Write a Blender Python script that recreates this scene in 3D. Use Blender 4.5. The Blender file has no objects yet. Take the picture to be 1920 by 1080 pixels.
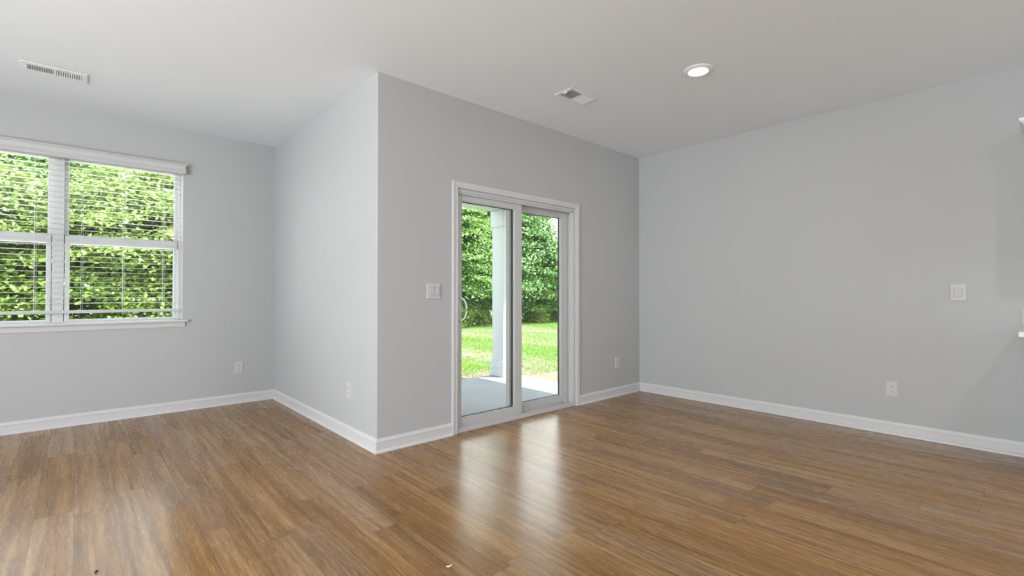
import bpy, bmesh, math, random
import numpy as np
from mathutils import Vector, Matrix, Euler

random.seed(7)
rng = np.random.default_rng(11)
scene = bpy.context.scene
col = scene.collection
R = math.radians

# ---------------------------------------------------------------- camera
CAM_Z = 1.1393
F_PX = 903.08
YAW, PITCH, ROLL = 0.8366, 0.0115, 0.0003
cam_data = bpy.data.cameras.new('camera')
cam_data.sensor_width = 36.0
cam_data.lens = 36.0 * F_PX / 1920.0
cam_data.clip_start = 0.02
cam_data.clip_end = 500
cam = bpy.data.objects.new('camera', cam_data)
col.objects.link(cam)
fw = Vector((math.cos(PITCH) * math.cos(YAW), math.cos(PITCH) * math.sin(YAW), math.sin(PITCH)))
rt = Vector((math.sin(YAW), -math.cos(YAW), 0))
up = rt.cross(fw)
rt2 = math.cos(ROLL) * rt + math.sin(ROLL) * up
up2 = -math.sin(ROLL) * rt + math.cos(ROLL) * up
rot = Matrix((rt2, up2, -fw)).transposed()
cam.matrix_world = Matrix.Translation((0, 0, CAM_Z)) @ rot.to_4x4()
scene.camera = cam

# ---------------------------------------------------------------- exposure
vs = scene.view_settings
vs.view_transform = 'Standard'
vs.look = 'None'
vs.exposure = 0.0
vs.gamma = 1.0
vs.use_curve_mapping = False

# ---------------------------------------------------------------- sky
world = bpy.data.worlds.new('sky')
scene.world = world
world.use_nodes = True
nt = world.node_tree
nt.nodes.clear()
o_ = nt.nodes.new('ShaderNodeOutputWorld')
bg = nt.nodes.new('ShaderNodeBackground')
tc = nt.nodes.new('ShaderNodeTexCoord')
sx = nt.nodes.new('ShaderNodeSeparateXYZ')
rp = nt.nodes.new('ShaderNodeValToRGB')
rp.color_ramp.elements[0].position = 0.45
rp.color_ramp.elements[0].color = (0.94, 0.975, 1.0, 1)
rp.color_ramp.elements[1].position = 0.8
rp.color_ramp.elements[1].color = (0.15, 0.24, 0.38, 1)
nt.links.new(tc.outputs['Generated'], sx.inputs[0])
nt.links.new(sx.outputs['Z'], rp.inputs[0])
nt.links.new(rp.outputs[0], bg.inputs[0])
bg.inputs[1].default_value = 6.2
nt.links.new(bg.outputs[0], o_.inputs[0])

# ---------------------------------------------------------------- sun
SUN_DIR = Vector((0.31, -0.24, 1.0)).normalized()      # towards the sun
sl = bpy.data.lights.new('sun', 'SUN')
sl.energy = 18.0
sl.angle = R(0.6)
sl.color = (1.0, 0.96, 0.88)
so = bpy.data.objects.new('sun', sl)
so.rotation_euler = SUN_DIR.to_track_quat('Z', 'Y').to_euler()
so.location = (3, 8, 12)
col.objects.link(so)

# ---------------------------------------------------------------- room dimensions
H = 2.74
XA, YA, YB, XC = 1.598, 5.631, 3.2105, 4.918       # alcove return, window wall, door wall, right wall
XL, YK = -3.4, -5.2                                 # left wall and back wall (behind the camera)
T = 0.15

# added fill lamps at invented openings behind the camera (left wall and back wall)
def area(name, loc, toward, sx_, sy_, power, color=(1, 1, 1)):
    l = bpy.data.lights.new(name, 'AREA')
    l.shape = 'RECTANGLE'
    l.size, l.size_y = sx_, sy_
    l.energy = power
    l.color = color
    o = bpy.data.objects.new(name, l)
    o.location = loc
    o.rotation_euler = Vector(toward).to_track_quat('-Z', 'Y').to_euler()
    col.objects.link(o)
    return o
FILLC = (0.93, 0.97, 1.0)
area('fill_back_lamp', (3.65, YK - 0.02, 1.45), (-0.15, 1, 0.25), 2.3, 2.0, 26, FILLC)
area('upfill_back_lamp', (3.65, YK + 0.1, 0.55), (-0.15, 0.55, 1), 2.3, 0.7, 12, FILLC)  # added fill, aimed up to brighten the ceiling
area('fill_left_lamp', (XL - 0.02, 1.2, 1.45), (1, 0.05, 0.25), 3.6, 2.0, 112, FILLC)
area('upfill_left_lamp', (XL + 0.1, 1.2, 0.55), (0.55, 0, 1), 0.7, 3.6, 178, FILLC)  # added upward fill for the ceiling on the left side

# ---------------------------------------------------------------- materials
def new_mat(name):
    m = bpy.data.materials.new(name)
    m.use_nodes = True
    n = m.node_tree
    b = n.nodes.get('Principled BSDF')
    return m, n, b

def L(n, a, b):
    n.links.new(a, b)

def paint(name, color, rough=0.6, bump=0.0, scale=250.0, spec=0.5, vary=0.015):
    m, n, b = new_mat(name)
    b.inputs['Roughness'].default_value = rough
    b.inputs['Specular IOR Level'].default_value = spec
    t = n.nodes.new('ShaderNodeTexCoord')
    no = n.nodes.new('ShaderNodeTexNoise')
    no.inputs['Scale'].default_value = 3.0
    no.inputs['Detail'].default_value = 2.0
    L(n, t.outputs['Object'], no.inputs['Vector'])
    mx = n.nodes.new('ShaderNodeMix')
    mx.data_type = 'RGBA'
    mx.inputs[6].default_value = [c * (1 - vary) for c in color] + [1]
    mx.inputs[7].default_value = [min(1, c * (1 + vary)) for c in color] + [1]
    L(n, no.outputs[0], mx.inputs[0])
    L(n, mx.outputs[2], b.inputs['Base Color'])
    if bump:
        n2 = n.nodes.new('ShaderNodeTexNoise')
        n2.inputs['Scale'].default_value = scale
        n2.inputs['Detail'].default_value = 3.0
        L(n, t.outputs['Object'], n2.inputs['Vector'])
        bp = n.nodes.new('ShaderNodeBump')
        bp.inputs['Strength'].default_value = bump
        bp.inputs['Distance'].default_value = 0.002
        L(n, n2.outputs[0], bp.inputs['Height'])
        L(n, bp.outputs[0], b.inputs['Normal'])
    return m

M_WALL = paint('wall_paint', (0.447, 0.452, 0.456), 0.75, 0.08, 220, 0.25)
M_CEIL = paint('ceiling_paint', (0.79, 0.825, 0.86), 0.85, 0.1, 260, 0.2)
M_TRIM = paint('trim_paint', (0.59, 0.59, 0.598), 0.35, 0.0, spec=0.4)
M_VINYL = paint('white_vinyl', (0.62, 0.625, 0.63), 0.32, 0.0, spec=0.45)
M_BLIND = paint('blind_slat_white', (0.66, 0.66, 0.655), 0.4, 0.0, spec=0.4)
M_VALANCE = paint('blind_valance_white', (0.535, 0.533, 0.535), 0.4, 0.0, spec=0.4)
M_DOOR = paint('door_white_vinyl', (0.53, 0.53, 0.535), 0.32, 0.0, spec=0.45)
M_CORD = paint('cord_white', (0.75, 0.75, 0.73), 0.8)
M_PLASTIC = paint('white_plastic', (0.535, 0.535, 0.532), 0.55, 0.0, spec=0.3)
M_SLOT = paint('dark_slot', (0.03, 0.03, 0.03), 0.6)
M_METAL = paint('register_white_enamel', (0.78, 0.78, 0.78), 0.4)
M_GREYIN = paint('duct_and_gap_shade', (0.25, 0.25, 0.25), 0.7)  # duct interior, also the painted shade in register and switch gaps
M_SCREW = paint('screw_metal', (0.6, 0.6, 0.6), 0.35)
M_HANDLE = paint('handle_silver', (0.62, 0.62, 0.63), 0.3)
M_GASKET = paint('black_gasket', (0.02, 0.025, 0.025), 0.6)
M_CAB = paint('cabinet_white', (0.72, 0.72, 0.71), 0.4)
M_COUNTER = paint('countertop_stone', (0.62, 0.62, 0.58), 0.25, vary=0.12)
M_CRUMB = paint('dark_crumb', (0.02, 0.015, 0.012), 0.8)
M_CHIP = paint('pale_chip', (0.8, 0.74, 0.62), 0.7)
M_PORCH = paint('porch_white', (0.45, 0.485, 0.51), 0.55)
M_BARK = paint('bark', (0.16, 0.125, 0.10), 0.9, 0.6, 30, 0.2, vary=0.35)

def concrete():
    m, n, b = new_mat('concrete')
    t = n.nodes.new('ShaderNodeTexCoord')
    a = n.nodes.new('ShaderNodeTexNoise'); a.inputs['Scale'].default_value = 1.6; a.inputs['Detail'].default_value = 8
    L(n, t.outputs['Object'], a.inputs['Vector'])
    r = n.nodes.new('ShaderNodeValToRGB')
    r.color_ramp.elements[0].position = 0.3; r.color_ramp.elements[0].color = (0.235, 0.24, 0.25, 1)
    r.color_ramp.elements[1].position = 0.75; r.color_ramp.elements[1].color = (0.295, 0.30, 0.31, 1)
    L(n, a.outputs[0], r.inputs[0]); L(n, r.outputs[0], b.inputs['Base Color'])
    b.inputs['Roughness'].default_value = 0.85
    f = n.nodes.new('ShaderNodeTexNoise'); f.inputs['Scale'].default_value = 120; f.inputs['Detail'].default_value = 3
    L(n, t.outputs['Object'], f.inputs['Vector'])
    bp = n.nodes.new('ShaderNodeBump'); bp.inputs['Strength'].default_value = 0.2; bp.inputs['Distance'].default_value = 0.003
    L(n, f.outputs[0], bp.inputs['Height']); L(n, bp.outputs[0], b.inputs['Normal'])
    return m
M_CONC = concrete()

def glass(name, tint):
    m = bpy.data.materials.new(name)
    m.use_nodes = True
    n = m.node_tree
    n.nodes.clear()
    out = n.nodes.new('ShaderNodeOutputMaterial')
    tr = n.nodes.new('ShaderNodeBsdfTransparent'); tr.inputs[0].default_value = tint
    gl = n.nodes.new('ShaderNodeBsdfGlossy'); gl.inputs['Roughness'].default_value = 0.0
    gl.inputs[0].default_value = (0.9, 0.97, 0.94, 1)
    lw = n.nodes.new('ShaderNodeLayerWeight'); lw.inputs[0].default_value = 0.5
    pw = n.nodes.new('ShaderNodeMath'); pw.operation = 'POWER'; pw.inputs[1].default_value = 5.0
    L(n, lw.outputs['Facing'], pw.inputs[0])
    fr = n.nodes.new('ShaderNodeMath'); fr.operation = 'MULTIPLY_ADD'       # Schlick reflectance
    fr.inputs[1].default_value = 0.96; fr.inputs[2].default_value = 0.04
    L(n, pw.outputs[0], fr.inputs[0])
    mx = n.nodes.new('ShaderNodeMixShader')
    L(n, fr.outputs[0], mx.inputs[0]); L(n, tr.outputs[0], mx.inputs[1]); L(n, gl.outputs[0], mx.inputs[2])
    L(n, mx.outputs[0], out.inputs[0])
    return m
M_GLASS = glass('window_glass', (0.975, 0.99, 0.98, 1))

def emit(name, color, strength):
    m = bpy.data.materials.new(name)
    m.use_nodes = True
    n = m.node_tree
    n.nodes.clear()
    out = n.nodes.new('ShaderNodeOutputMaterial')
    e = n.nodes.new('ShaderNodeEmission')
    e.inputs[0].default_value = (*color, 1)
    e.inputs[1].default_value = strength
    L(n, e.outputs[0], out.inputs[0])
    return m
M_LENS = emit('led_lens', (1.0, 0.99, 0.97), 6.0)

def floor_mat():
    m, n, b = new_mat('oak_vinyl_planks')
    N = n.nodes.new
    PW, PL = 0.1515, 1.22
    def math_(op, a, b_=None, c=None):
        k = N('ShaderNodeMath'); k.operation = op
        for i, v in enumerate((a, b_, c)):
            if v is None: continue
            if isinstance(v, (int, float)): k.inputs[i].default_value = v
            else: L(n, v, k.inputs[i])
        return k.outputs[0]
    def comb(x, y, z):
        k = N('ShaderNodeCombineXYZ')
        for i, v in enumerate((x, y, z)):
            if isinstance(v, (int, float)): k.inputs[i].default_value = v
            else: L(n, v, k.inputs[i])
        return k.outputs[0]
    tc = N('ShaderNodeTexCoord')
    sp = N('ShaderNodeSeparateXYZ'); L(n, tc.outputs['Object'], sp.inputs[0])
    x, y = sp.outputs['X'], sp.outputs['Y']
    xs = math_('DIVIDE', math_('ADD', x, 0.004), PW)
    row = math_('FLOOR', xs); fx = math_('FRACT', xs)
    w1 = N('ShaderNodeTexWhiteNoise'); w1.noise_dimensions = '1D'; L(n, row, w1.inputs['W'])
    ys = math_('ADD', math_('DIVIDE', y, PL), math_('MULTIPLY', w1.outputs['Value'], 7.3))
    cl = math_('FLOOR', ys); fy = math_('FRACT', ys)
    w2 = N('ShaderNodeTexWhiteNoise'); w2.noise_dimensions = '2D'
    L(n, comb(row, cl, 0.0), w2.inputs['Vector'])
    rnd = w2.outputs['Value']
    rs = N('ShaderNodeSeparateColor'); L(n, w2.outputs['Color'], rs.inputs[0])
    r2, r3 = rs.outputs[0], rs.outputs[1]
    def noise(vec, detail=5, rough=0.6, dist=0.0):
        k = N('ShaderNodeTexNoise'); k.inputs['Scale'].default_value = 1.0
        k.inputs['Detail'].default_value = detail; k.inputs['Roughness'].default_value = rough
        k.inputs['Distortion'].default_value = dist
        L(n, vec, k.inputs['Vector']); return k.outputs[0]
    z = math_('MULTIPLY', rnd, 60.0)
    broad = noise(comb(math_('MULTIPLY', x, 15.0), math_('MULTIPLY', y, 0.75), z), 4, 0.55, 0.5)
    streak = noise(comb(math_('MULTIPLY', x, 55.0), math_('MULTIPLY', y, 1.6), math_('ADD', z, 9.0)), 5, 0.62, 0.3)
    fine = noise(comb(math_('MULTIPLY', x, 420.0), math_('MULTIPLY', y, 14.0), z), 3, 0.6, 0.0)
    # cathedral arcs: bands of a stretched, distorted distance field
    arc = noise(comb(math_('MULTIPLY', x, 9.0), math_('MULTIPLY', y, 0.9), math_('ADD', z, 31.0)), 2, 0.5, 0.9)
    band = math_('SINE', math_('MULTIPLY', arc, 90.0))
    v = math_('ADD', math_('MULTIPLY', broad, 0.52), math_('MULTIPLY', streak, 0.50))
    v = math_('ADD', v, math_('MULTIPLY', band, 0.022))
    v = math_('ADD', v, math_('MULTIPLY', math_('SUBTRACT', fine, 0.5), 0.26))
    v = math_('ADD', v, math_('MULTIPLY', math_('SUBTRACT', r2, 0.5), 0.06))
    rp = N('ShaderNodeValToRGB')
    e = rp.color_ramp.elements
    e[0].position = 0.33; e[0].color = (0.125, 0.062, 0.018, 1)
    e[1].position = 0.72; e[1].color = (0.45, 0.285, 0.135, 1)
    k = e.new(0.5); k.color = (0.262, 0.136, 0.046, 1)
    L(n, v, rp.inputs[0])
    hs = N('ShaderNodeHueSaturation')
    L(n, rp.outputs[0], hs.inputs['Color'])
    L(n, math_('ADD', 0.9, math_('MULTIPLY', r3, 0.2)), hs.inputs['Saturation'])
    # seams
    ex = math_('MINIMUM', fx, math_('SUBTRACT', 1.0, fx)); ex = math_('MULTIPLY', ex, PW)
    ey = math_('MINIMUM', fy, math_('SUBTRACT', 1.0, fy)); ey = math_('MULTIPLY', ey, PL)
    ed = math_('MINIMUM', ex, ey)
    gap = N('ShaderNodeMapRange'); gap.inputs['From Min'].default_value = 0.0004; gap.inputs['From Max'].default_value = 0.0016
    L(n, ed, gap.inputs['Value'])
    mg = N('ShaderNodeMix'); mg.data_type = 'RGBA'; mg.blend_type = 'MIX'
    mg.inputs[6].default_value = (0.10, 0.06, 0.03, 1)
    L(n, gap.outputs[0], mg.inputs[0]); L(n, hs.outputs[0], mg.inputs[7])
    L(n, mg.outputs[2], b.inputs['Base Color'])
    L(n, math_('ADD', 0.225, math_('MULTIPLY', fine, 0.08)), b.inputs['Roughness'])
    b.inputs['Specular IOR Level'].default_value = 0.42
    b.inputs['IOR'].default_value = 1.5
    hgt = math_('ADD', math_('MULTIPLY', gap.outputs[0], 1.0), math_('MULTIPLY', fine, 0.5))
    bp = N('ShaderNodeBump'); bp.inputs['Strength'].default_value = 0.12; bp.inputs['Distance'].default_value = 0.001
    L(n, hgt, bp.inputs['Height']); L(n, bp.outputs[0], b.inputs['Normal'])
    return m
M_FLOOR = floor_mat()

def leaf_mat(name, dark, light, tdark):
    m = bpy.data.materials.new(name); m.use_nodes = True
    n = m.node_tree; n.nodes.clear(); N = n.nodes.new
    out = N('ShaderNodeOutputMaterial')
    g = N('ShaderNodeNewGeometry')
    rp = N('ShaderNodeValToRGB')
    rp.color_ramp.elements[0].color = (*dark, 1); rp.color_ramp.elements[1].color = (*light, 1)
    L(n, g.outputs['Random Per Island'], rp.inputs[0])
    d = N('ShaderNodeBsdfPrincipled')
    d.inputs['Roughness'].default_value = 0.42
    d.inputs['Specular IOR Level'].default_value = 0.5
    L(n, rp.outputs[0], d.inputs['Base Color'])
    t = N('ShaderNodeBsdfTranslucent'); t.inputs[0].default_value = (*tdark, 1)
    mx = N('ShaderNodeMixShader'); mx.inputs[0].default_value = 0.28
    L(n, d.outputs[0], mx.inputs[1]); L(n, t.outputs[0], mx.inputs[2]); L(n, mx.outputs[0], out.inputs[0])
    return m
M_LEAF = leaf_mat('leaf_green', (0.07, 0.18, 0.03), (0.24, 0.38, 0.09), (0.22, 0.40, 0.05))
M_LEAF2 = leaf_mat('leaf_yellow_green', (0.07, 0.16, 0.02), (0.31, 0.40, 0.09), (0.24, 0.37, 0.04))
M_LEAF3 = leaf_mat('leaf_deep_green', (0.045, 0.13, 0.028), (0.15, 0.29, 0.07), (0.12, 0.30, 0.03))

def dry_mask(n, seed_off, soil_edge):
    """0..1: where the lawn is thin and dry (bands across the yard, worn spots, the strip along the slab)."""
    N = n.nodes.new
    g = N('ShaderNodeNewGeometry')
    mp = N('ShaderNodeMapping'); mp.inputs['Rotation'].default_value = (0, 0, R(-42)); mp.inputs['Scale'].default_value = (0.30, 0.075, 1.0)
    mp.inputs['Location'].default_value = (seed_off, 0.4, 0)
    L(n, g.outputs['Position'], mp.inputs['Vector'])
    no = N('ShaderNodeTexNoise'); no.inputs['Scale'].default_value = 1.5; no.inputs['Detail'].default_value = 7; no.inputs['Roughness'].default_value = 0.62
    L(n, mp.outputs[0], no.inputs['Vector'])
    mr = N('ShaderNodeMapRange'); mr.inputs['From Min'].default_value = 0.46; mr.inputs['From Max'].default_value = 0.64
    L(n, no.outputs[0], mr.inputs['Value'])
    sp = N('ShaderNodeSeparateXYZ'); L(n, g.outputs['Position'], sp.inputs[0])
    def m_(op, a, b_):
        k = N('ShaderNodeMath'); k.operation = op
        for i, v in enumerate((a, b_)):
            if isinstance(v, (int, float)): k.inputs[i].default_value = v
            else: L(n, v, k.inputs[i])
        return k.outputs[0]
    d = m_('MAXIMUM', m_('SUBTRACT', sp.outputs['Y'], 5.66), m_('SUBTRACT', sp.outputs['X'], 5.03))
    n2 = N('ShaderNodeTexNoise'); n2.inputs['Scale'].default_value = 5.0; n2.inputs['Detail'].default_value = 4
    L(n, g.outputs['Position'], n2.inputs['Vector'])
    e = m_('ADD', d, m_('MULTIPLY', m_('SUBTRACT', n2.outputs[0], 0.5), 0.7))
    er = N('ShaderNodeMapRange'); er.inputs['From Min'].default_value = 0.55; er.inputs['From Max'].default_value = 1.0
    er.inputs['To Min'].default_value = 1.0; er.inputs['To Max'].default_value = 0.0
    L(n, e, er.inputs['Value'])
    return mr.outputs[0], er.outputs[0]

def grass_mat():
    m = bpy.data.materials.new('grass_blade'); m.use_nodes = True
    n = m.node_tree; n.nodes.clear(); N = n.nodes.new
    out = N('ShaderNodeOutputMaterial'); g = N('ShaderNodeNewGeometry')
    rp = N('ShaderNodeValToRGB')
    rp.color_ramp.elements[0].color = (0.072, 0.168, 0.016, 1); rp.color_ramp.elements[1].color = (0.185, 0.30, 0.048, 1)
    L(n, g.outputs['Random Per Island'], rp.inputs[0])
    band, edge = dry_mask(n, 0.0, True)
    mx0 = N('ShaderNodeMath'); mx0.operation = 'MAXIMUM'; L(n, band, mx0.inputs[0]); L(n, edge, mx0.inputs[1])
    fac = N('ShaderNodeMath'); fac.operation = 'MULTIPLY'; fac.inputs[1].default_value = 0.8; L(n, mx0.outputs[0], fac.inputs[0])
    mix = N('ShaderNodeMix'); mix.data_type = 'RGBA'; mix.inputs[7].default_value = (0.27, 0.30, 0.16, 1)
    L(n, fac.outputs[0], mix.inputs[0]); L(n, rp.outputs[0], mix.inputs[6])
    d = N('ShaderNodeBsdfPrincipled'); d.inputs['Roughness'].default_value = 0.5
    L(n, mix.outputs[2], d.inputs['Base Color'])
    t = N('ShaderNodeBsdfTranslucent'); L(n, mix.outputs[2], t.inputs[0])
    mx = N('ShaderNodeMixShader'); mx.inputs[0].default_value = 0.25
    L(n, d.outputs[0], mx.inputs[1]); L(n, t.outputs[0], mx.inputs[2]); L(n, mx.outputs[0], out.inputs[0])
    return m
M_GRASS = grass_mat()


def ground_mat():
    m, n, b = new_mat('lawn_soil'); N = n.nodes.new
    band, edge = dry_mask(n, 0.0, True)
    m1 = N('ShaderNodeMix'); m1.data_type = 'RGBA'
    m1.inputs[6].default_value = (0.13, 0.225, 0.04, 1); m1.inputs[7].default_value = (0.30, 0.29, 0.19, 1)
    L(n, band, m1.inputs[0])
    m2 = N('ShaderNodeMix'); m2.data_type = 'RGBA'; m2.inputs[7].default_value = (0.19, 0.148, 0.10, 1)
    L(n, edge, m2.inputs[0]); L(n, m1.outputs[2], m2.inputs[6])
    t = N('ShaderNodeTexCoord')
    f = N('ShaderNodeTexNoise'); f.inputs['Scale'].default_value = 25; f.inputs['Detail'].default_value = 4
    L(n, t.outputs['Object'], f.inputs['Vector'])
    mr = N('ShaderNodeMapRange'); mr.inputs['From Min'].default_value = 0.3; mr.inputs['From Max'].default_value = 0.7
    mr.inputs['To Min'].default_value = 0.55; mr.inputs['To Max'].default_value = 1.3
    L(n, f.outputs[0], mr.inputs['Value'])
    hs = N('ShaderNodeHueSaturation'); L(n, m2.outputs[2], hs.inputs['Color']); L(n, mr.outputs[0], hs.inputs['Value'])
    L(n, hs.outputs[0], b.inputs['Base Color'])
    b.inputs['Roughness'].default_value = 0.95
    b.inputs['Specular IOR Level'].default_value = 0.1
    return m
M_GROUND = ground_mat()

# ---------------------------------------------------------------- mesh helpers
class MB:
    def __init__(self):
        self.bm = bmesh.new()
    def box(self, x0, x1, y0, y1, z0, z1, bevel=0.0, seg=2):
        tb = bmesh.new()
        bmesh.ops.create_cube(tb, size=1)
        bmesh.ops.scale(tb, vec=(abs(x1 - x0), abs(y1 - y0), abs(z1 - z0)), verts=tb.verts)
        bmesh.ops.translate(tb, vec=((x0 + x1) / 2, (y0 + y1) / 2, (z0 + z1) / 2), verts=tb.verts)
        if bevel:
            bmesh.ops.bevel(tb, geom=tb.edges[:], offset=bevel, segments=seg, affect='EDGES', profile=0.5)
        self.merge(tb)
        return self
    def merge(self, tb, mat=None):
        me = bpy.data.meshes.new('tmp')
        tb.to_mesh(me); tb.free()
        if mat is not None:
            me.transform(mat)
        self.bm.from_mesh(me)
        bpy.data.meshes.remove(me)
    def cyl(self, p0, p1, r0, r1=None, seg=24, caps=True):
        p0, p1 = Vector(p0), Vector(p1)
        r1 = r0 if r1 is None else r1
        tb = bmesh.new()
        d = p1 - p0
        bmesh.ops.create_cone(tb, cap_ends=caps, segments=seg, radius1=r0, radius2=r1, depth=d.length)
        q = d.to_track_quat('Z', 'Y').to_matrix().to_4x4()
        self.merge(tb, Matrix.Translation((p0 + p1) / 2) @ q)
        return self
    def lathe(self, prof, seg=48, center=(0, 0, 0)):
        rings = []
        for r, z in prof:
            if r < 1e-6:
                rings.append([self.bm.verts.new((center[0], center[1], center[2] + z))])
            else:
                rings.append([self.bm.verts.new((center[0] + r * math.cos(2 * math.pi * i / seg), center[1] + r * math.sin(2 * math.pi * i / seg), center[2] + z)) for i in range(seg)])
        for a, b in zip(rings, rings[1:]):
            for i in range(seg):
                j = (i + 1) % seg
                vs_ = []
                for v in ((a[i] if len(a) > 1 else a[0]), (a[j] if len(a) > 1 else a[0]), (b[j] if len(b) > 1 else b[0]), (b[i] if len(b) > 1 else b[0])):
                    if v not in vs_: vs_.append(v)
                if len(vs_) >= 3:
                    self.bm.faces.new(vs_)
        return self
    def sweep(self, prof, path, closed=False):
        """prof: (out, z) list; path: list of (point, outward-normal (2D miter-scaled)) at floor level."""
        rings = []
        for (p, nrm) in path:
            rings.append([self.bm.verts.new((p[0] + nrm[0] * o, p[1] + nrm[1] * o, p[2] + z)) for o, z in prof])
        m = len(prof)
        for a, b in zip(rings, rings[1:]):
            for i in range(m):
                j = (i + 1) % m
                self.bm.faces.new((a[i], a[j], b[j], b[i]))
        self.bm.faces.new(rings[0]); self.bm.faces.new(list(reversed(rings[-1])))
        return self
    def tube(self, pts, r, seg=10):
        pts = [Vector(p) for p in pts]
        rings = []
        ref = Vector((0, 0, 1))
        for i, p in enumerate(pts):
            t = (pts[min(i + 1, len(pts) - 1)] - pts[max(i - 1, 0)]).normalized()
            a = t.cross(ref)
            if a.length < 1e-3: a = t.cross(Vector((1, 0, 0)))
            a.normalize(); b = t.cross(a)
            rr = r[i] if isinstance(r, (list, tuple)) else r
            rings.append([self.bm.verts.new(p + rr * (a * math.cos(2 * math.pi * k / seg) + b * math.sin(2 * math.pi * k / seg))) for k in range(seg)])
        for a, b in zip(rings, rings[1:]):
            for k in range(seg):
                j = (k + 1) % seg
                self.bm.faces.new((a[k], a[j], b[j], b[k]))
        self.bm.faces.new(rings[0]); self.bm.faces.new(list(reversed(rings[-1])))
        return self
    def build(self, name, mat, parent=None, smooth=False, loc=None):
        bmesh.ops.recalc_face_normals(self.bm, faces=self.bm.faces[:])
        me = bpy.data.meshes.new(name)
        if smooth:
            for f in self.bm.faces: f.smooth = True
        self.bm.to_mesh(me); self.bm.free()
        me.materials.append(mat)
        if smooth:
            try: me.set_sharp_from_angle(angle=R(40))
            except Exception: pass
        o = bpy.data.objects.new(name, me)
        col.objects.link(o)
        if parent is not None:
            o.parent = parent
        if loc is not None:
            o.location = loc
        return o

def tag(o, label, cat, group=None):
    o['label'] = label
    o['category'] = cat
    if group: o['group'] = group
    return o
def struct(o):
    o['kind'] = 'structure'
    return o
def thing(name, label, cat, loc=(0, 0, 0), rotz=0.0, group=None):
    o = bpy.data.objects.new(name, None)
    o.empty_display_size = 0.05
    col.objects.link(o)
    o.location = loc
    o.rotation_euler = (0, 0, rotz)
    return tag(o, label, cat, group)

# ---------------------------------------------------------------- room shell
# window opening and door opening
WX0, WX1, WZ0, WZ1 = -1.012, 0.760, 0.885, 2.365
DX0, DX1, DZ1 = 2.285, 3.772, 2.003

b = MB()
b.box(XL - T, WX0, YA, YA + T, 0, H); b.box(WX1, XA + T, YA, YA + T, 0, H)
b.box(WX0, WX1, YA, YA + T, 0, WZ0); b.box(WX0, WX1, YA, YA + T, WZ1, H)
struct(b.build('wall_window', M_WALL))
struct(MB().box(XA, XA + T, YB + T, YA, 0, H).build('wall_return', M_WALL))
b = MB()
b.box(XA, DX0, YB, YB + T, 0, H); b.box(DX1, XC + T, YB, YB + T, 0, H); b.box(DX0, DX1, YB, YB + T, DZ1, H)
struct(b.build('wall_door', M_WALL))
struct(MB().box(XC, XC + T, YK - T, YB, 0, H).build('wall_right', M_WALL))
b = MB()   # left wall, with an opening added for the fill lamps
b.box(XL - T, XL, YK, -0.6, 0, H); b.box(XL - T, XL, 3.0, YA, 0, H)
b.box(XL - T, XL, -0.6, 3.0, 0, 0.45); b.box(XL - T, XL, -0.6, 3.0, 2.45, H)
struct(b.build('wall_left', M_WALL))
b = MB()  # back wall, its opening made up to hold the fill lamps
b.box(XL - T, 2.5, YK - T, YK, 0, H); b.box(4.8, XC, YK - T, YK, 0, H)
b.box(2.5, 4.8, YK - T, YK, 0, 0.45); b.box(2.5, 4.8, YK - T, YK, 2.45, H)
struct(b.build('wall_back', M_WALL))
b = MB()
b.box(XL - T, XC + T, YK - T, YB + T, -0.12, 0); b.box(XL - T, XA + T, YB + T, YA + T, -0.12, 0)
struct(b.build('floor', M_FLOOR))
b = MB()
b.box(XL - T, XC + T, YK - T, YB + T, H, H + 0.12); b.box(XL - T, XA + T, YB + T, YA + T, H, H + 0.12)
struct(b.build('ceiling', M_CEIL))

# baseboards with shoe moulding: profile (distance from wall, height)
BP = [(0, 0), (0.0245, 0), (0.024, 0.006), (0.022, 0.012), (0.0175, 0.017), (0.012, 0.0195), (0.0105, 0.021), (0.0105, 0.071), (0.0125, 0.0735), (0.0125, 0.0765), (0.010, 0.083), (0.006, 0.091), (0.0035, 0.0995), (0.0, 0.100)]
def baseboard(name, pts):
    struct(MB().sweep(BP, pts).build(name, M_TRIM))
baseboard('baseboard_window', [((XL, YA, 0), (1, -1)), ((XA, YA, 0), (-1, -1))])
baseboard('baseboard_return', [((XA, YA, 0), (-1, -1)), ((XA, YB, 0), (-1, -1))])
baseboard('baseboard_door', [((XA, YB, 0), (-1, -1)), ((2.243, YB, 0), (0, -1))])
baseboard('baseboard_corner', [((3.818, YB, 0), (0, -1)), ((XC, YB, 0), (-1, -1))])
baseboard('baseboard_right', [((XC, YB, 0), (-1, -1)), ((XC, 0.09, 0), (-1, 0))])
baseboard('baseboard_left', [((XL, YK, 0), (1, 1)), ((XL, YA, 0), (1, -1))])

# ---------------------------------------------------------------- window
win = bpy.data.objects.new('window_1', None); col.objects.link(win); struct(win)
YW = 5.705                                     # inner face of the vinyl frame
FR = 0.028
def P(name, mb, mat, parent, **k):
    return mb.build(name, mat, parent, **k)
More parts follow.
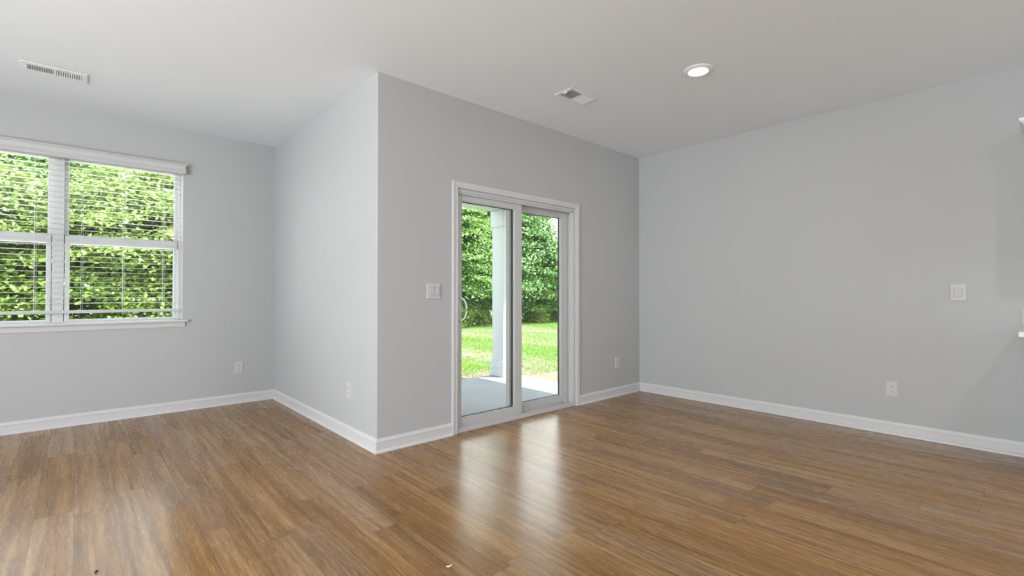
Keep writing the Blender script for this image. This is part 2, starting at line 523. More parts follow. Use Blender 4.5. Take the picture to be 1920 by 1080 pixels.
# outer frame and centre mullion
b = MB()
b.box(WX0, WX0 + FR, YW, YA + T, WZ0, WZ1, 0.002); b.box(WX1 - FR, WX1, YW, YA + T, WZ0, WZ1, 0.002)
b.box(WX0, WX1, YW, YA + T, WZ0, WZ0 + 0.008, 0.002); b.box(WX0, WX1, YW, YA + T, WZ1 - FR, WZ1, 0.002)
b.box(-0.1625, -0.0895, YW - 0.002, YA + T, WZ0, WZ1, 0.002)
P('window_frame', b, M_VINYL, win)
RAIL0, RAIL1 = 1.572, 1.640
for (x0, x1) in ((WX0 + FR, -0.1625), (-0.0895, WX1 - FR)):
    u = MB()     # upper sash sits further out
    ys0, ys1 = YW + 0.036, YW + 0.066
    s = 0.031
    u.box(x0, x0 + s, ys0, ys1, RAIL0, WZ1 - FR, 0.003); u.box(x1 - s, x1, ys0, ys1, RAIL0, WZ1 - FR, 0.003)
    u.box(x0 + s, x1 - s, ys0, ys1, WZ1 - FR - 0.03, WZ1 - FR, 0.003); u.box(x0 + s, x1 - s, ys0, ys1, RAIL0, RAIL1 + 0.012, 0.003)
    us = P('upper_sash', u, M_VINYL, win)
    P('pane', MB().box(x0 + s - 0.005, x1 - s + 0.005, ys0 + 0.012, ys0 + 0.016, RAIL1, WZ1 - FR - 0.02), M_GLASS, us)
    l = MB()     # lower sash
    yl0, yl1 = YW + 0.004, YW + 0.034
    g = 0.006
    s = 0.038
    l.box(x0 + g, x0 + s, yl0, yl1, WZ0 + 0.008, RAIL1, 0.003); l.box(x1 - s, x1 - g, yl0, yl1, WZ0 + 0.008, RAIL1, 0.003)
    l.box(x0 + s, x1 - s, yl0, yl1, WZ0 + 0.008, 0.912, 0.003); l.box(x0 + g, x1 - g, yl0 - 0.006, yl1, RAIL0, RAIL1, 0.004)
    ls = P('lower_sash', l, M_VINYL, win)
    P('pane', MB().box(x0 + s - 0.005, x1 - s + 0.005, yl0 + 0.012, yl0 + 0.016, 0.905, RAIL0 + 0.005), M_GLASS, ls)
    lk = MB().box((x0 + x1) / 2 - 0.03, (x0 + x1) / 2 + 0.03, yl0 - 0.004, yl0 + 0.02, RAIL1, RAIL1 + 0.01, 0.002)
    P('sash_lock', lk, M_VINYL, ls)
# drywall return of the opening, painted trim white
b = MB()
b.box(WX0 - 0.001, WX0 + 0.003, YA - 0.001, YW, WZ0, WZ1); b.box(WX1 - 0.003, WX1 + 0.001, YA - 0.001, YW, WZ0, WZ1)
b.box(WX0, WX1, YA - 0.001, YW, WZ1 - 0.003, WZ1 + 0.001)
P('jamb_return', b, M_TRIM, win)
# stool and apron
b = MB()
b.box(WX0 - 0.045, WX1 + 0.045, YA - 0.045, YA, 0.866, 0.886, 0.005, 3); b.box(WX0 + 0.004, WX1 - 0.004, YA - 0.01, YW, 0.866, 0.886)
P('stool', b, M_TRIM, win)
AP = [(0, 0), (0.006, 0), (0.010, 0.006), (0.012, 0.016), (0.014, 0.034), (0.016, 0.0525), (0, 0.0525)]
P('apron', MB().sweep(AP, [((WX0 - 0.022, YA, 0.8135), (0, -1)), ((WX1 + 0.022, YA, 0.8135), (0, -1))]), M_TRIM, win)

# ---------------------------------------------------------------- blind
bl = thing('window_blind', 'white two-inch slat blind lowered nearly to the sill over the twin window', 'blind', (-0.126, YA, 0))
def bx(mb, x0, x1, y0, y1, z0, z1, *a):     # world coordinates into the blind's own
    return mb.box(x0 + 0.126, x1 + 0.126, y0 - YA, y1 - YA, z0, z1, *a)
# valance: small crown profile, with returns to the wall
VP = [(0.0, 0.0), (0.0, 0.094), (0.024, 0.094), (0.026, 0.090), (0.022, 0.085), (0.019, 0.082), (0.010, 0.076), (0.006, 0.066), (0.006, 0.044), (0.008, 0.036), (0.0125, 0.032), (0.0135, 0.028), (0.012, 0.024), (0.008, 0.021), (0.010, 0.012), (0.011, 0.006), (0.008, 0.0)]
xv0, xv1, yv, zv = WX0 - 0.018 + 0.126, WX1 + 0.006 + 0.126, -0.042, 2.298
mb = MB()
mb.sweep(VP, [((xv0, 0, zv), (-1, 0)), ((xv0, yv, zv), (-1, -1)), ((xv1, yv, zv), (1, -1)), ((xv1, 0, zv), (1, 0))])
P('valance', mb, M_VALANCE, bl)
bx(mb := MB(), WX0 + 0.006, WX1 - 0.006, YA - 0.0, YA + 0.05, 2.30, 2.355, 0.002); P('headrail', mb, M_BLIND, bl)
XS0, XS1 = WX0 + 0.012, WX1 - 0.012
mb = MB()
z = 1.008 + 0.0455
nsl = 0
while z < 2.30:
    tb = bmesh.new()
    bmesh.ops.create_cube(tb, size=1)
    bmesh.ops.scale(tb, vec=(XS1 - XS0, 0.050, 0.0028), verts=tb.verts)
    bmesh.ops.bevel(tb, geom=[e for e in tb.edges], offset=0.001, segments=1, affect='EDGES')
    mb.merge(tb, Matrix.Translation(((XS0 + XS1) / 2 + 0.126, 0.033, z)) @ Matrix.Rotation(R(1.5), 4, 'X'))
    z += 0.0455; nsl += 1
P('slats', mb, M_BLIND, bl)
mb = MB(); bx(mb, XS0 - 0.002, XS1 + 0.002, YA + 0.006, YA + 0.058, 0.966, 0.992, 0.005, 2); P('bottom_rail', mb, M_VALANCE, bl)
for xc in (-0.862, -0.566, -0.270, 0.023, 0.307, 0.606):
    mb = MB()
    for yy in (YA + 0.0065, YA + 0.0595):
        mb.cyl((xc + 0.126, yy - YA, 0.985), (xc + 0.126, yy - YA, 2.31), 0.0010, seg=6)
    mb.cyl((xc + 0.126 + 0.012, 0.033, 0.985), (xc + 0.126 + 0.012, 0.033, 2.31), 0.0008, seg=6)
    P('ladder_cord', mb, M_CORD, bl)

# ---------------------------------------------------------------- sliding door
dr = bpy.data.objects.new('door_1', None); col.objects.link(dr); struct(dr)
# casing
CP = [(0.0, 0.0), (0.0, 0.013), (0.006, 0.015), (0.022, 0.014), (0.030, 0.012), (0.040, 0.0105), (0.047, 0.012), (0.0525, 0.008), (0.0525, 0.0)]   # (inward from outer edge, thickness)
def casing(name, x0, x1, ztop, w=0.0525):
    mb = MB()
    rings = []
    corners = [((x0, 0.0), (1, 0)), ((x0, ztop), (1, -1)), ((x1, ztop), (-1, -1)), ((x1, 0.0), (-1, 0))]
    for (px, pz), (nx, nz) in corners:
        rings.append([mb.bm.verts.new((px + nx * i, YB - t, pz + nz * i)) for i, t in CP])
    m = len(CP)
    for a, c in zip(rings, rings[1:]):
        for i in range(m):
            j = (i + 1) % m
            mb.bm.faces.new((a[i], a[j], c[j], c[i]))
    mb.bm.faces.new(rings[0]); mb.bm.faces.new(list(reversed(rings[-1])))
    return struct(mb.build(name, M_TRIM))
casing('trim_1', 2.243, 3.818, 2.055)
# frame: jambs, head, sill track
b = MB()
y0, y1 = YB + 0.004, YB + T + 0.01
b.box(DX0, DX0 + 0.030, y0, y1, 0, DZ1, 0.002); b.box(DX1 - 0.030, DX1, y0, y1, 0, DZ1, 0.002)
b.box(DX0 + 0.030, DX1 - 0.030, y0, y1, DZ1 - 0.028, DZ1, 0.002)
for yy in (YB + 0.012, YB + 0.0655, YB + 0.119):          # guide ribs in head and jamb
    b.box(DX0 + 0.028, DX1 - 0.028, yy - 0.002, yy + 0.002, DZ1 - 0.045, DZ1 - 0.026)
    b.box(DX1 - 0.040, DX1 - 0.028, yy - 0.002, yy + 0.002, 0.03, DZ1 - 0.026)
    b.box(DX0 + 0.028, DX0 + 0.036, yy - 0.002, yy + 0.002, 0.03, DZ1 - 0.026)
P('door_frame', b, M_DOOR, dr)
b = MB()
b.box(DX0 + 0.030, DX1 - 0.030, y0, y1, 0.0, 0.020, 0.002)
b.box(DX0 + 0.030, DX1 - 0.030, YB + 0.006, YB + 0.011, 0.018, 0.045, 0.001)
b.box(DX0 + 0.030, DX1 - 0.030, YB + 0.063, YB + 0.067, 0.018, 0.046, 0.001)
P('sill_track', b, M_DOOR, dr)
def panel(name, x0, x1, ys, gx0, gx1, gz0=0.110, gz1=1.909, z0=0.024, z1=1.972):
    ye = ys + 0.042
    mb = MB()
    mb.box(x0, gx0, ys, ye, z0, z1, 0.003); mb.box(gx1, x1, ys, ye, z0, z1, 0.003)
    mb.box(gx0, gx1, ys, ye, z0, gz0, 0.003); mb.box(gx0, gx1, ys, ye, gz1, z1, 0.003)
    # sloped glazing bead
    pn = P(name, mb, M_DOOR, dr)
    bd = MB()
    k = 0.006
    for (a0, a1, c0, c1) in ((gx0, gx0 + k, gz0, gz1), (gx1 - k, gx1, gz0, gz1), (gx0, gx1, gz0, gz0 + k), (gx0, gx1, gz1 - k, gz1)):
        bd.box(a0, a1, ys + 0.005, ys + 0.016, c0, c1, 0.002)
    P('glazing_bead', bd, M_DOOR, pn)
    gk = MB()
    k = 0.010
    for (a0, a1, c0, c1) in ((gx0, gx0 + k, gz0, gz1), (gx1 - k, gx1, gz0, gz1), (gx0, gx1, gz0, gz0 + k), (gx0, gx1, gz1 - k, gz1)):
        gk.box(a0, a1, ys + 0.018, ys + 0.034, c0, c1)
    P('gasket', gk, M_GASKET, pn)
    P('pane', MB().box(gx0, gx1, ys + 0.0165, ys + 0.0175, gz0, gz1), M_GLASS, pn)
    return pn
YS = 3.236
slid = panel('sliding_panel', 2.300, 3.043, YS, 2.358, 2.952)
fix = panel('fixed_panel', 2.932, 3.742, 3.291, 3.075, 3.634)
mb = MB()
for xx in (2.944, 2.958, 2.972):        # interlock ribs on the hidden stile of the fixed panel
    mb.box(xx, xx + 0.006, 3.284, 3.2915, 0.03, 1.96, 0.001)
P('interlock', mb, M_DOOR, fix)
# D handle on the left stile of the sliding panel
mb = MB()
hx, hz = 2.334, 1.010
mb.box(hx - 0.012, hx + 0.012, YS - 0.006, YS, hz - 0.105, hz + 0.105, 0.003)
P('handle_plate', mb, M_DOOR, slid)
pts = []
for i in range(17):
    a = -math.pi / 2 + math.pi * i / 16
    pts.append((hx + 0.004 + 0.052 * math.cos(a) * 0.75, YS - 0.006 - 0.040 * (math.cos(a) ** 0.6 if math.cos(a) > 0 else 0), hz + 0.092 * math.sin(a)))
mb = MB().tube(pts, 0.0068, 12)
P('handle', mb, M_HANDLE, slid, smooth=True)
# foot lock on the track at the right end
P('foot_lock', MB().box(3.625, 3.655, 3.229, 3.237, 0.045, 0.062, 0.002), M_DOOR, dr)

# ---------------------------------------------------------------- outlets and switches (front faces -Y, base at wall)
def outlet(label, loc, rotz, group='duplex wall outlets'):
    t = thing('wall_outlet', label, 'outlet', loc, rotz, group)
    w, h = 0.080, 0.122
    mb = MB()
    # plate with bevelled rim
    o_, i_ = [], []
    tb = bmesh.new()
    bmesh.ops.create_cube(tb, size=1)
    bmesh.ops.scale(tb, vec=(w, 0.007, h), verts=tb.verts)
    bmesh.ops.translate(tb, vec=(0, -0.0035, 0), verts=tb.verts)
    fr_ = [e for e in tb.edges if all(v.co.y < -0.006 for v in e.verts)]
    bmesh.ops.bevel(tb, geom=fr_, offset=0.005, segments=3, affect='EDGES')
    mb.merge(tb)
    P('plate', mb, M_PLASTIC, t)
    for s in (1, -1):
        zc = s * 0.0195
        mb = MB()
        ring = []
        for i in range(32):
            a = 2 * math.pi * i / 32
            ring.append((0.0172 * math.cos(a), max(-0.0135, min(0.0135, 0.0172 * math.sin(a)))))
        va = [mb.bm.verts.new((x, -0.0070, zc + z)) for x, z in ring]
        vb = [mb.bm.verts.new((x * 0.97, -0.0092, zc + z * 0.97)) for x, z in ring]
        for i in range(32):
            j = (i + 1) % 32
            mb.bm.faces.new((va[i], va[j], vb[j], vb[i]))
        mb.bm.faces.new(vb)
        f = P('receptacle', mb, M_PLASTIC, t)
        mb = MB()
        mb.box(-0.0075, -0.0055, -0.0096, -0.0088, zc - 0.001, zc + 0.008)
        mb.box(0.0055, 0.0075, -0.0096, -0.0088, zc, zc + 0.007)
        mb.cyl((0, -0.0088, zc - 0.0065), (0, -0.0096, zc - 0.0065), 0.0027, seg=12)
        P('slots', mb, M_SLOT, f)
    P('screw', MB().cyl((0, -0.0068, 0), (0, -0.0085, 0), 0.003, seg=14), M_SCREW, t)
    return t
outlet('white duplex outlet low under the window wall, left of the inside corner', (1.255, YA, 0.372), 0)
outlet('white duplex outlet seen edge-on, low on the return wall near the outside corner', (XA, 3.680, 0.376), -math.pi / 2)
outlet('white duplex outlet low on the wall between sliding door and far corner', (4.483, YB, 0.372), 0)
outlet('white duplex outlet low on the right wall under the single rocker switch', (XC, 0.843, 0.366), -math.pi / 2)
outlet('white wall outlet just above the countertop at the right picture edge', (XC, 0.072, 0.985), -math.pi / 2)

def switch(label, loc, rotz, gangs, w, h=0.122):
    t = thing('light_switch', label, 'switch', loc, rotz)
    mb = MB()
    tb = bmesh.new()
    bmesh.ops.create_cube(tb, size=1)
    bmesh.ops.scale(tb, vec=(w, 0.007, h), verts=tb.verts)
    bmesh.ops.translate(tb, vec=(0, -0.0035, 0), verts=tb.verts)
    fr_ = [e for e in tb.edges if all(v.co.y < -0.006 for v in e.verts)]
    bmesh.ops.bevel(tb, geom=fr_, offset=0.0035, segments=3, affect='EDGES')
    mb.merge(tb)
    P('plate', mb, M_PLASTIC, t)
    for i in range(gangs):
        xc = (i - (gangs - 1) / 2) * 0.047
        P('frame', MB().box(xc - 0.0232, xc + 0.0232, -0.0074, -0.006, -0.0345, 0.0345, 0.0004), M_GREYIN, t)  # greyed to paint the shaded gap around the rocker
        tb = bmesh.new()      # rocker: a wedge, top pressed in
        bmesh.ops.create_cube(tb, size=1)
        bmesh.ops.scale(tb, vec=(0.0425, 0.007, 0.0655), verts=tb.verts)
        bmesh.ops.bevel(tb, geom=tb.edges[:], offset=0.0009, segments=2, affect='EDGES')
        mb = MB()
        mb.merge(tb, Matrix.Translation((xc, -0.0092, 0)) @ Matrix.Rotation(R(5.0), 4, 'X'))
        P('rocker', mb, M_PLASTIC, t)
    return t
switch('white double rocker light switch on the wall left of the sliding door', (2.069, YB, 1.156), 0, 2, 0.122, 0.122)
switch('white single rocker light switch at mid height on the right wall', (XC, 0.441, 1.148), -math.pi / 2, 1, 0.086, 0.122)

# ---------------------------------------------------------------- ceiling registers
def register(label, loc, w, d, bank_w, bank_d, n, lever):
    t = thing('ceiling_register', label, 'vent', loc)
    mb = MB()
    z0, z1 = -0.0085, -0.0022
    gapc = 0.012
    # face plate: four rails plus centre bar, around two openings
    hw, hd = w / 2, d / 2
    x_in = bank_w + gapc / 2
    mb.box(-hw, hw, -hd, -bank_d / 2, z0, z1, 0.002); mb.box(-hw, hw, bank_d / 2, hd, z0, z1, 0.002)
    mb.box(-hw, -x_in, -bank_d / 2, bank_d / 2, z0, z1, 0.002); mb.box(x_in, hw, -bank_d / 2, bank_d / 2, z0, z1, 0.002)
    mb.box(-gapc / 2, gapc / 2, -bank_d / 2, bank_d / 2, z0, z1, 0.002)
    P('face_frame', mb, M_METAL, t)
    P('gap_shadow', MB().box(-hw + 0.0015, hw - 0.0015, -hd + 0.0015, hd - 0.0015, -0.0022, 0.0), M_GREYIN, t)  # dark grey edge painting the shadow gap between register and ceiling
    P('duct_back', MB().box(-x_in, x_in, -bank_d / 2, bank_d / 2, -0.0028, -0.0021), M_GREYIN, t)
    for s in (-1, 1):
        mb = MB()
        for i in range(n):
            xc = s * (gapc / 2 + bank_w * (i + 0.5) / n)
            tb = bmesh.new()
            bmesh.ops.create_cube(tb, size=1)
            bmesh.ops.scale(tb, vec=(bank_w / n * 0.62, bank_d, 0.0008), verts=tb.verts)
            mb.merge(tb, Matrix.Translation((xc, 0, -0.0058)) @ Matrix.Rotation(R(32 * s), 4, 'Y'))
        P('louvre_bank', mb, M_METAL, t)
    if lever:
        P('damper_lever', MB().box(-hw + 0.024, -hw + 0.030, -0.02, 0.02, -0.0155, -0.0075, 0.001), M_METAL, t)
    for s in (-1, 1):
        P('screw', MB().cyl((s * (hw - 0.012), 0, -0.008), (s * (hw - 0.012), 0, -0.010), 0.0035, seg=12), M_SCREW, t)
    return t
register('long white slotted ceiling register above the window, at the left', (-0.131, 4.777, H), 0.350, 0.200, 0.135, 0.105, 11, True)
register('square-gridded white ceiling register in front of the sliding door', (2.998, 2.536, H), 0.336, 0.194, 0.132, 0.128, 11, True)

# ---------------------------------------------------------------- recessed downlight
LX, LY = 3.290, 1.655
dl = thing('ceiling_downlight', 'round white recessed ceiling light switched on, right of the square register', 'ceiling light', (LX, LY, H))
mb = MB().lathe([(0.100, 0.0), (0.100, -0.004), (0.096, -0.007), (0.080, -0.013), (0.072, -0.015), (0.068, -0.013), (0.068, 0.0)], 64)
P('trim_ring', mb, M_METAL, dl, smooth=True)
mb = MB().lathe([(0.0685, -0.012), (0.060, -0.0150), (0.040, -0.0170), (0.0, -0.018)], 64)
P('lens', mb, M_LENS, dl, smooth=True)
def can_light(name, x, y, power):
    l = bpy.data.lights.new(name, 'AREA')
    l.shape = 'DISK'; l.size = 0.13; l.energy = power; l.color = (1.0, 0.97, 0.93)
    o = bpy.data.objects.new(name, l)
    o.location = (x, y, H - 0.022)
    col.objects.link(o)
can_light('downlight_lamp', LX, LY, 4)
can_light('kitchen_downlight_lamp', 2.96, -0.90, 13)

# ---------------------------------------------------------------- kitchen run entering at the right edge
CY1 = 0.053                      # end of the wall cabinet
wc = thing('wall_cabinet', 'white crown-topped kitchen wall cabinet high at the right picture edge', 'cabinet', (XC, CY1, 0))
def cbx(mb, x0, x1, y0, y1, z0, z1, *a):
    return mb.box(x0 - XC, x1 - XC, y0 - CY1, y1 - CY1, z0, z1, *a)
mb = MB(); cbx(mb, 4.608, XC, CY1 - 0.9, CY1, 1.372, 2.190, 0.002); P('body', mb, M_CAB, wc)
for i in range(2):
    y1_ = CY1 - 0.004 - i * 0.45
    mb = MB(); cbx(mb, 4.588, 4.608, y1_ - 0.442, y1_, 1.376, 2.150, 0.003)
    d = P('door', mb, M_CAB, wc)
    mb = MB(); cbx(mb, 4.584, 4.589, y1_ - 0.385, y1_ - 0.057, 1.433, 2.093, 0.002); P('panel', mb, M_CAB, d)
CR = [(0.0, 0.0), (0.008, 0.0), (0.012, 0.012), (0.022, 0.035), (0.040, 0.062), (0.052, 0.074), (0.055, 0.092), (0.0, 0.092)]
mb = MB()
mb.sweep(CR, [((0, 0, 2.188), (0, 1)), ((4.588 - XC, 0, 2.188), (-1, 1)), ((4.588 - XC, -0.9, 2.188), (-1, 0))])
P('crown_moulding', mb, M_CAB, wc)
CB1 = 0.078
bc = thing('base_cabinet', 'white kitchen base cabinet below the countertop at the right picture edge', 'cabinet', (XC, CB1, 0))
mb = MB(); mb.box(4.338 - XC, -0.002, -1.2, 0, 0.10, 0.872, 0.002); mb.box(4.40 - XC, -0.002, -1.2, -0.002, 0.0, 0.10); P('body', mb, M_CAB, bc)
for i in range(2):
    d = P('door', MB().box(4.318 - XC, 4.338 - XC, -0.004 - i * 0.6 - 0.59, -0.004 - i * 0.6, 0.11, 0.70, 0.003), M_CAB, bc)
    P('drawer', MB().box(4.318 - XC, 4.338 - XC, -0.004 - i * 0.6 - 0.59, -0.004 - i * 0.6, 0.71, 0.865, 0.003), M_CAB, bc)
ct = MB().box(4.285, XC, CB1 - 1.2, 0.1155, 0.8725, 0.9065, 0.004, 3).build('countertop', M_COUNTER)
tag(ct, 'pale stone countertop corner at the right picture edge', 'countertop')

# ---------------------------------------------------------------- small debris on the floor
mb = MB().tube([(-0.004, -0.006, 0.003), (0.0, -0.001, 0.004), (0.003, 0.004, 0.003), (0.008, 0.004, 0.002)], [0.002, 0.0035, 0.003, 0.0012], 8)
tag(mb.build('floor_crumb', M_CRUMB, loc=(0.066, 2.609, 0.0005)), 'tiny dark crumb on the floor planks at the lower left', 'crumb')
mb = MB().tube([(-0.012, 0.006, 0.002), (-0.008, -0.002, 0.003), (0.0, -0.005, 0.0035), (0.009, -0.002, 0.003), (0.012, 0.003, 0.002)], [0.0015, 0.003, 0.0035, 0.003, 0.0012], 8)
tag(mb.build('floor_chip', M_CHIP, loc=(1.163, 1.677, 0.0005), ), 'small curled pale chip on the floor near the bottom centre', 'chip')

# ---------------------------------------------------------------- porch
GZ = -0.17
struct(MB().box(XA + T, 5.03, YB + T + 0.01, 5.66, GZ - 0.1, -0.10, 0.006).build('porch_slab', M_CONC))
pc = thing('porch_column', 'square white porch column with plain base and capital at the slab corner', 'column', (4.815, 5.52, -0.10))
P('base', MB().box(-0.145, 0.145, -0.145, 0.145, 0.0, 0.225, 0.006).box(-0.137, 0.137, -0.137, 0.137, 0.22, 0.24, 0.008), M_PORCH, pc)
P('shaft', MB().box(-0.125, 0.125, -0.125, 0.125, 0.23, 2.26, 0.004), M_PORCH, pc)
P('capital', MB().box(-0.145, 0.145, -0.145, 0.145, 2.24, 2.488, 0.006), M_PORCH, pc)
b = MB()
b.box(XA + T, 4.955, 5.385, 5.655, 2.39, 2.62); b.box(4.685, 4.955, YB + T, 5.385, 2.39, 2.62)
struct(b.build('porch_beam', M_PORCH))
b = MB()
b.box(XA + T, 5.24, YB + T, 5.98, 2.62, 2.74)
struct(b.build('porch_roof', M_PORCH))

# ---------------------------------------------------------------- ground
bmg = MB()
bmg.box(-30, 45, YA + T, 60, GZ - 0.3, GZ); bmg.box(XC + T, 45, -20, YA + T, GZ - 0.3, GZ)
struct(bmg.build('ground', M_GROUND))

M_BOUNCE = paint('bounce_bed_pale', (0.84, 0.83, 0.80), 0.9, 0.8, 60, 0.1, vary=0.12)
struct(MB().box(-14, 1.70, YA + T + 0.05, 11.4, GZ - 0.1, GZ + 0.03).build('ground_bounce_bed', M_BOUNCE))  # unseen pale bed, added to bounce sunlight through the window onto the ceiling

def mesh_np(name, verts, faces, mat):
    me = bpy.data.meshes.new(name)
    k = faces.shape[1]
    me.vertices.add(len(verts)); me.vertices.foreach_set('co', verts.astype(np.float32).ravel())
    me.loops.add(faces.size); me.loops.foreach_set('vertex_index', faces.astype(np.int32).ravel())
    me.polygons.add(len(faces))
    me.polygons.foreach_set('loop_start', np.arange(0, faces.size, k, dtype=np.int32))
    me.update(calc_edges=True)
    me.validate()
    me.materials.append(mat)
    return me

# lawn blades over the part of the yard the door looks out on
def grass(nb):
    x = rng.uniform(2.0, 24.0, nb * 4); y = rng.uniform(5.5, 17.5, nb * 4)
    keep = (x / y > 0.55) & (x / y < 1.6) & ((y > 5.75) | (x > 5.15))
    near = 1.0 / (0.6 + ((x * x + y * y) ** 0.5) / 9.0)
    keep &= rng.uniform(0, 1, nb * 4) < near
    # thin, worn spots
    pat = np.sin(x * 1.3 + 0.7 * np.sin(y * 0.9)) * np.sin(y * 1.1 + np.sin(x * 0.8)) + 0.5 * np.sin(x * 3.1 + y * 2.3)
    edge = np.minimum(np.maximum(y - 5.66, x - 5.03), 1.2)
    keep &= rng.uniform(-1.2, 1.2, nb * 4) < 0.9 - 0.8 * (pat > 0.75) - 1.25 * (edge < 0.62)
    x, y = x[keep][:nb], y[keep][:nb]
    m = len(x)
    h = rng.uniform(0.012, 0.036, m); w = rng.uniform(0.004, 0.008, m)
    a = rng.uniform(0, 2 * np.pi, m); lx, ly = rng.normal(0, 0.016, m), rng.normal(0, 0.016, m)
    z0 = np.full(m, GZ)
    v = np.stack([np.stack([x - w * np.cos(a), y - w * np.sin(a), z0], 1), np.stack([x + w * np.cos(a), y + w * np.sin(a), z0], 1),
                  np.stack([x + lx, y + ly, z0 + h], 1)], 1).reshape(-1, 3)
    f = np.arange(m * 3).reshape(-1, 3)
    o = bpy.data.objects.new('lawn_grass', mesh_np('lawn_grass', v, f, M_GRASS))
    col.objects.link(o)
    o['label'] = 'sunlit mown lawn grass between the patio and the trees'
    o['category'] = 'grass'
    o['kind'] = 'stuff'
grass(220000)

# ---------------------------------------------------------------- trees
def crown_mesh(name, mat, rx, rz, z_lo, nclus, nleaf, leaf, flat=0.34, clus_r=0.42, seed=1):
    g = np.random.default_rng(seed)
    # cluster centres, biased to the outside of an egg-shaped crown from z_lo up to z_lo + 2 rz
    d = g.normal(size=(nclus, 3)); d /= np.linalg.norm(d, axis=1)[:, None]
    r = g.uniform(0.30, 1.0, nclus) ** 0.42
    lump = 1 + 0.16 * np.sin(3 * np.arctan2(d[:, 1], d[:, 0]) + seed) + 0.12 * np.sin(5 * d[:, 2] + 2 * seed)
    c = d * (r * lump)[:, None]
    c[:, 0] *= rx; c[:, 1] *= rx; c[:, 2] = c[:, 2] * rz + z_lo + rz
    wz = 1.0 - 0.25 * np.clip((c[:, 2] - z_lo - rz) / rz, -1, 1)
    c[:, :2] *= wz[:, None]
    k = nclus * nleaf
    cr = np.repeat(clus_r * g.uniform(0.6, 1.3, nclus), nleaf)
    p = g.normal(size=(k, 3)) * 0.5
    p[:, 2] *= flat
    out = np.repeat(d * np.array([1, 1, 0]), nleaf, axis=0)
    p[:, 2] -= 0.35 * (p[:, :2] * out[:, :2]).sum(1)            # sprays droop outwards
    pos = np.repeat(c, nleaf, axis=0) + p * cr[:, None]
    n = np.stack([g.normal(0, 0.7, k), g.normal(0, 0.7, k), np.ones(k)], 1) + 0.6 * out
    n /= np.linalg.norm(n, axis=1)[:, None]
    a = np.cross(n, np.stack([g.normal(size=k), g.normal(size=k), g.normal(size=k)], 1)); a /= np.linalg.norm(a, axis=1)[:, None]
    t = np.cross(n, a)
    s = leaf * g.uniform(0.65, 1.35, k)[:, None]
    v = np.stack([pos - a * s * 0.5, pos + t * s * 0.36 - n * s * 0.06 - a * s * 0.05, pos + a * s * 0.55 - n * s * 0.10, pos - t * s * 0.36 - n * s * 0.06 - a * s * 0.05], 1).reshape(-1, 3)
    f = np.arange(k * 4).reshape(-1, 4)
    return mesh_np(name, v, f, mat)

def trunk_mesh(name, h, r, seed, limbs=9, z_lo=1.2, reach=1.8):
    rr = random.Random(seed)
    mb = MB()
    pts, x, y = [], 0, 0
    for i in range(9):
        pts.append((x, y, h * i / 8)); x += rr.uniform(-.06, .06); y += rr.uniform(-.06, .06)
    mb.tube(pts, [r * (1.25 if i == 0 else 1 - 0.09 * i) for i in range(9)], 10)
    for i in range(limbs):
        z = rr.uniform(z_lo, h * 0.9); a = rr.uniform(0, 6.28); l = reach * rr.uniform(0.5, 1)
        k = min(8, int(z / h * 8)); bx_, by_ = pts[k][0], pts[k][1]
        q = [(bx_ + math.cos(a) * l * s, by_ + math.sin(a) * l * s, z + l * (0.55 * s - 0.15 * s * s)) for s in (0, .3, .6, 1)]
        mb.tube(q, [r * .35, r * .26, r * .18, r * .08], 7)
    bmesh.ops.recalc_face_normals(mb.bm, faces=mb.bm.faces[:])
    me = bpy.data.meshes.new(name)
    for f in mb.bm.faces: f.smooth = True
    mb.bm.to_mesh(me); mb.bm.free(); me.materials.append(M_BARK)
    return me

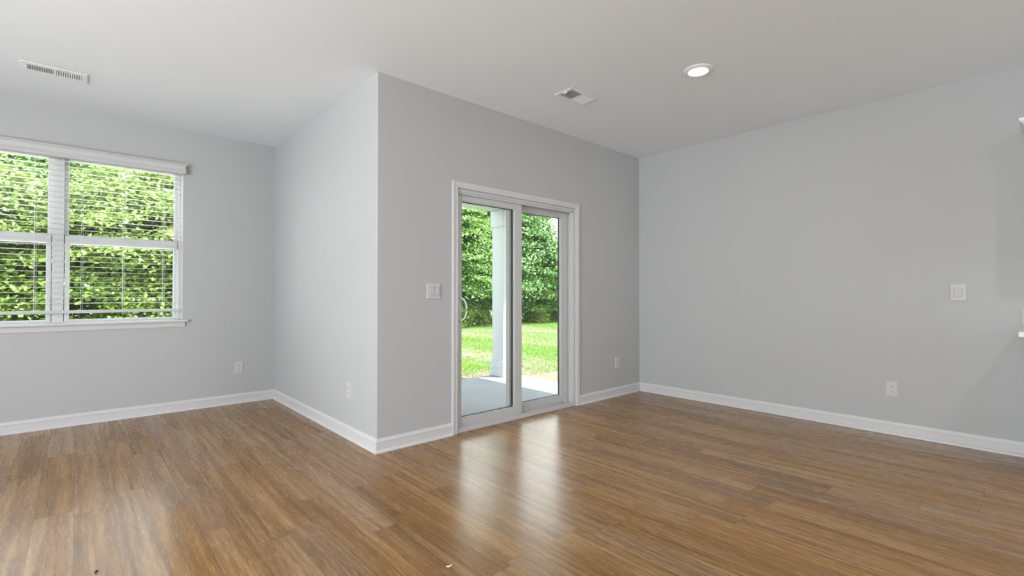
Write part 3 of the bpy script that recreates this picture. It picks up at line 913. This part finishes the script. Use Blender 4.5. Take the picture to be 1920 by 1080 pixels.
KINDS = {
    'maple': (crown_mesh('maple_crown', M_LEAF2, 2.3, 1.95, 0.05, 330, 320, 0.085, flat=0.26, clus_r=0.50, seed=3), trunk_mesh('maple_trunk', 3.3, 0.11, 5)),
    'oak': (crown_mesh('oak_crown', M_LEAF, 2.5, 2.4, 0.35, 340, 250, 0.10, flat=0.26, clus_r=0.54, seed=8), trunk_mesh('oak_trunk', 4.5, 0.15, 9)),
    'dark': (crown_mesh('dark_crown', M_LEAF3, 2.5, 2.30, 0.4, 330, 230, 0.105, flat=0.24, clus_r=0.56, seed=14), trunk_mesh('dark_trunk', 4.9, 0.17, 12)),
    'low': (crown_mesh('low_crown', M_LEAF, 2.0, 1.75, 0.05, 230, 240, 0.10, flat=0.26, clus_r=0.46, seed=21), trunk_mesh('low_trunk', 2.6, 0.07, 22, z_lo=0.5, reach=1.3)),
    'bush': (crown_mesh('bush_crown', M_LEAF2, 0.75, 0.42, 0.0, 90, 70, 0.09, clus_r=0.25, seed=31), trunk_mesh('bush_trunk', 0.55, 0.02, 33, 6, 0.1, 0.4)),
}
used = {}
def tree(kind, x, y, rz, sc, label, cat='tree', group='trees along the back of the yard', name='leafy_tree'):
    t = thing(name, label, cat, (x, y, GZ), rz, group)
    t.scale = (sc, sc, sc)
    cm, tm = KINDS[kind]
    for nm, me in (('crown', cm), ('trunk', tm)):
        o = bpy.data.objects.new(nm, me); col.objects.link(o); o.parent = t
    return t
W = 'trees close outside the window'
tree('maple', -2.5, 14.9, 0.3, 1.14, 'yellow-green leafy tree behind the left half of the slatted window', group=W)
tree('maple', 1.7, 15.1, 2.1, 1.14, 'yellow-green leafy tree behind the right half of the slatted window', group=W)
tree('oak', -0.3, 18.0, 1.0, 1.0, 'darker green tree filling the gap behind the two window trees', group=W)
tree('oak', 3.8, 16.6, 4.0, 0.97, 'green tree at the right rim of the slatted window view', group=W)
B = 'trees along the back of the yard'
tree('oak', 11.6, 17.2, 0.8, 1.0, 'broad green tree of the tree line, cut off by the left jamb of the door')
tree('dark', 13.3, 17.8, 2.2, 1.12, 'tall deep green tree seen left of the porch column')
tree('oak', 15.2, 18.7, 0.4, 1.10, 'tall green tree standing behind the porch column')
tree('dark', 15.9, 17.3, 4.1, 1.10, 'tall deep green tree rising at the left of the right door panel')
tree('low', 15.8, 16.5, 1.4, 0.95, 'low spreading bright green tree in the right door panel')
tree('low', 18.6, 16.9, 3.3, 1.05, 'low spreading green tree at the right edge of the right door panel')
S = 'low bushes at the foot of the trees'
for i, (x, y, sc, lb) in enumerate([
        (10.9, 15.5, 1.0, 'pale yellow-green bush at the lawn edge beside the door handle'),
        (12.6, 16.3, 0.9, 'small bush at the lawn edge just left of the porch column'),
        (15.7, 15.6, 0.8, 'small yellow-green bush at the lawn edge right of the meeting stile'),
        (17.2, 15.9, 0.85, 'small bush at the lawn edge by the right jamb of the door')]):
    tree('bush', x, y, i * 1.7, sc, lb, 'bush', S, 'low_bush')
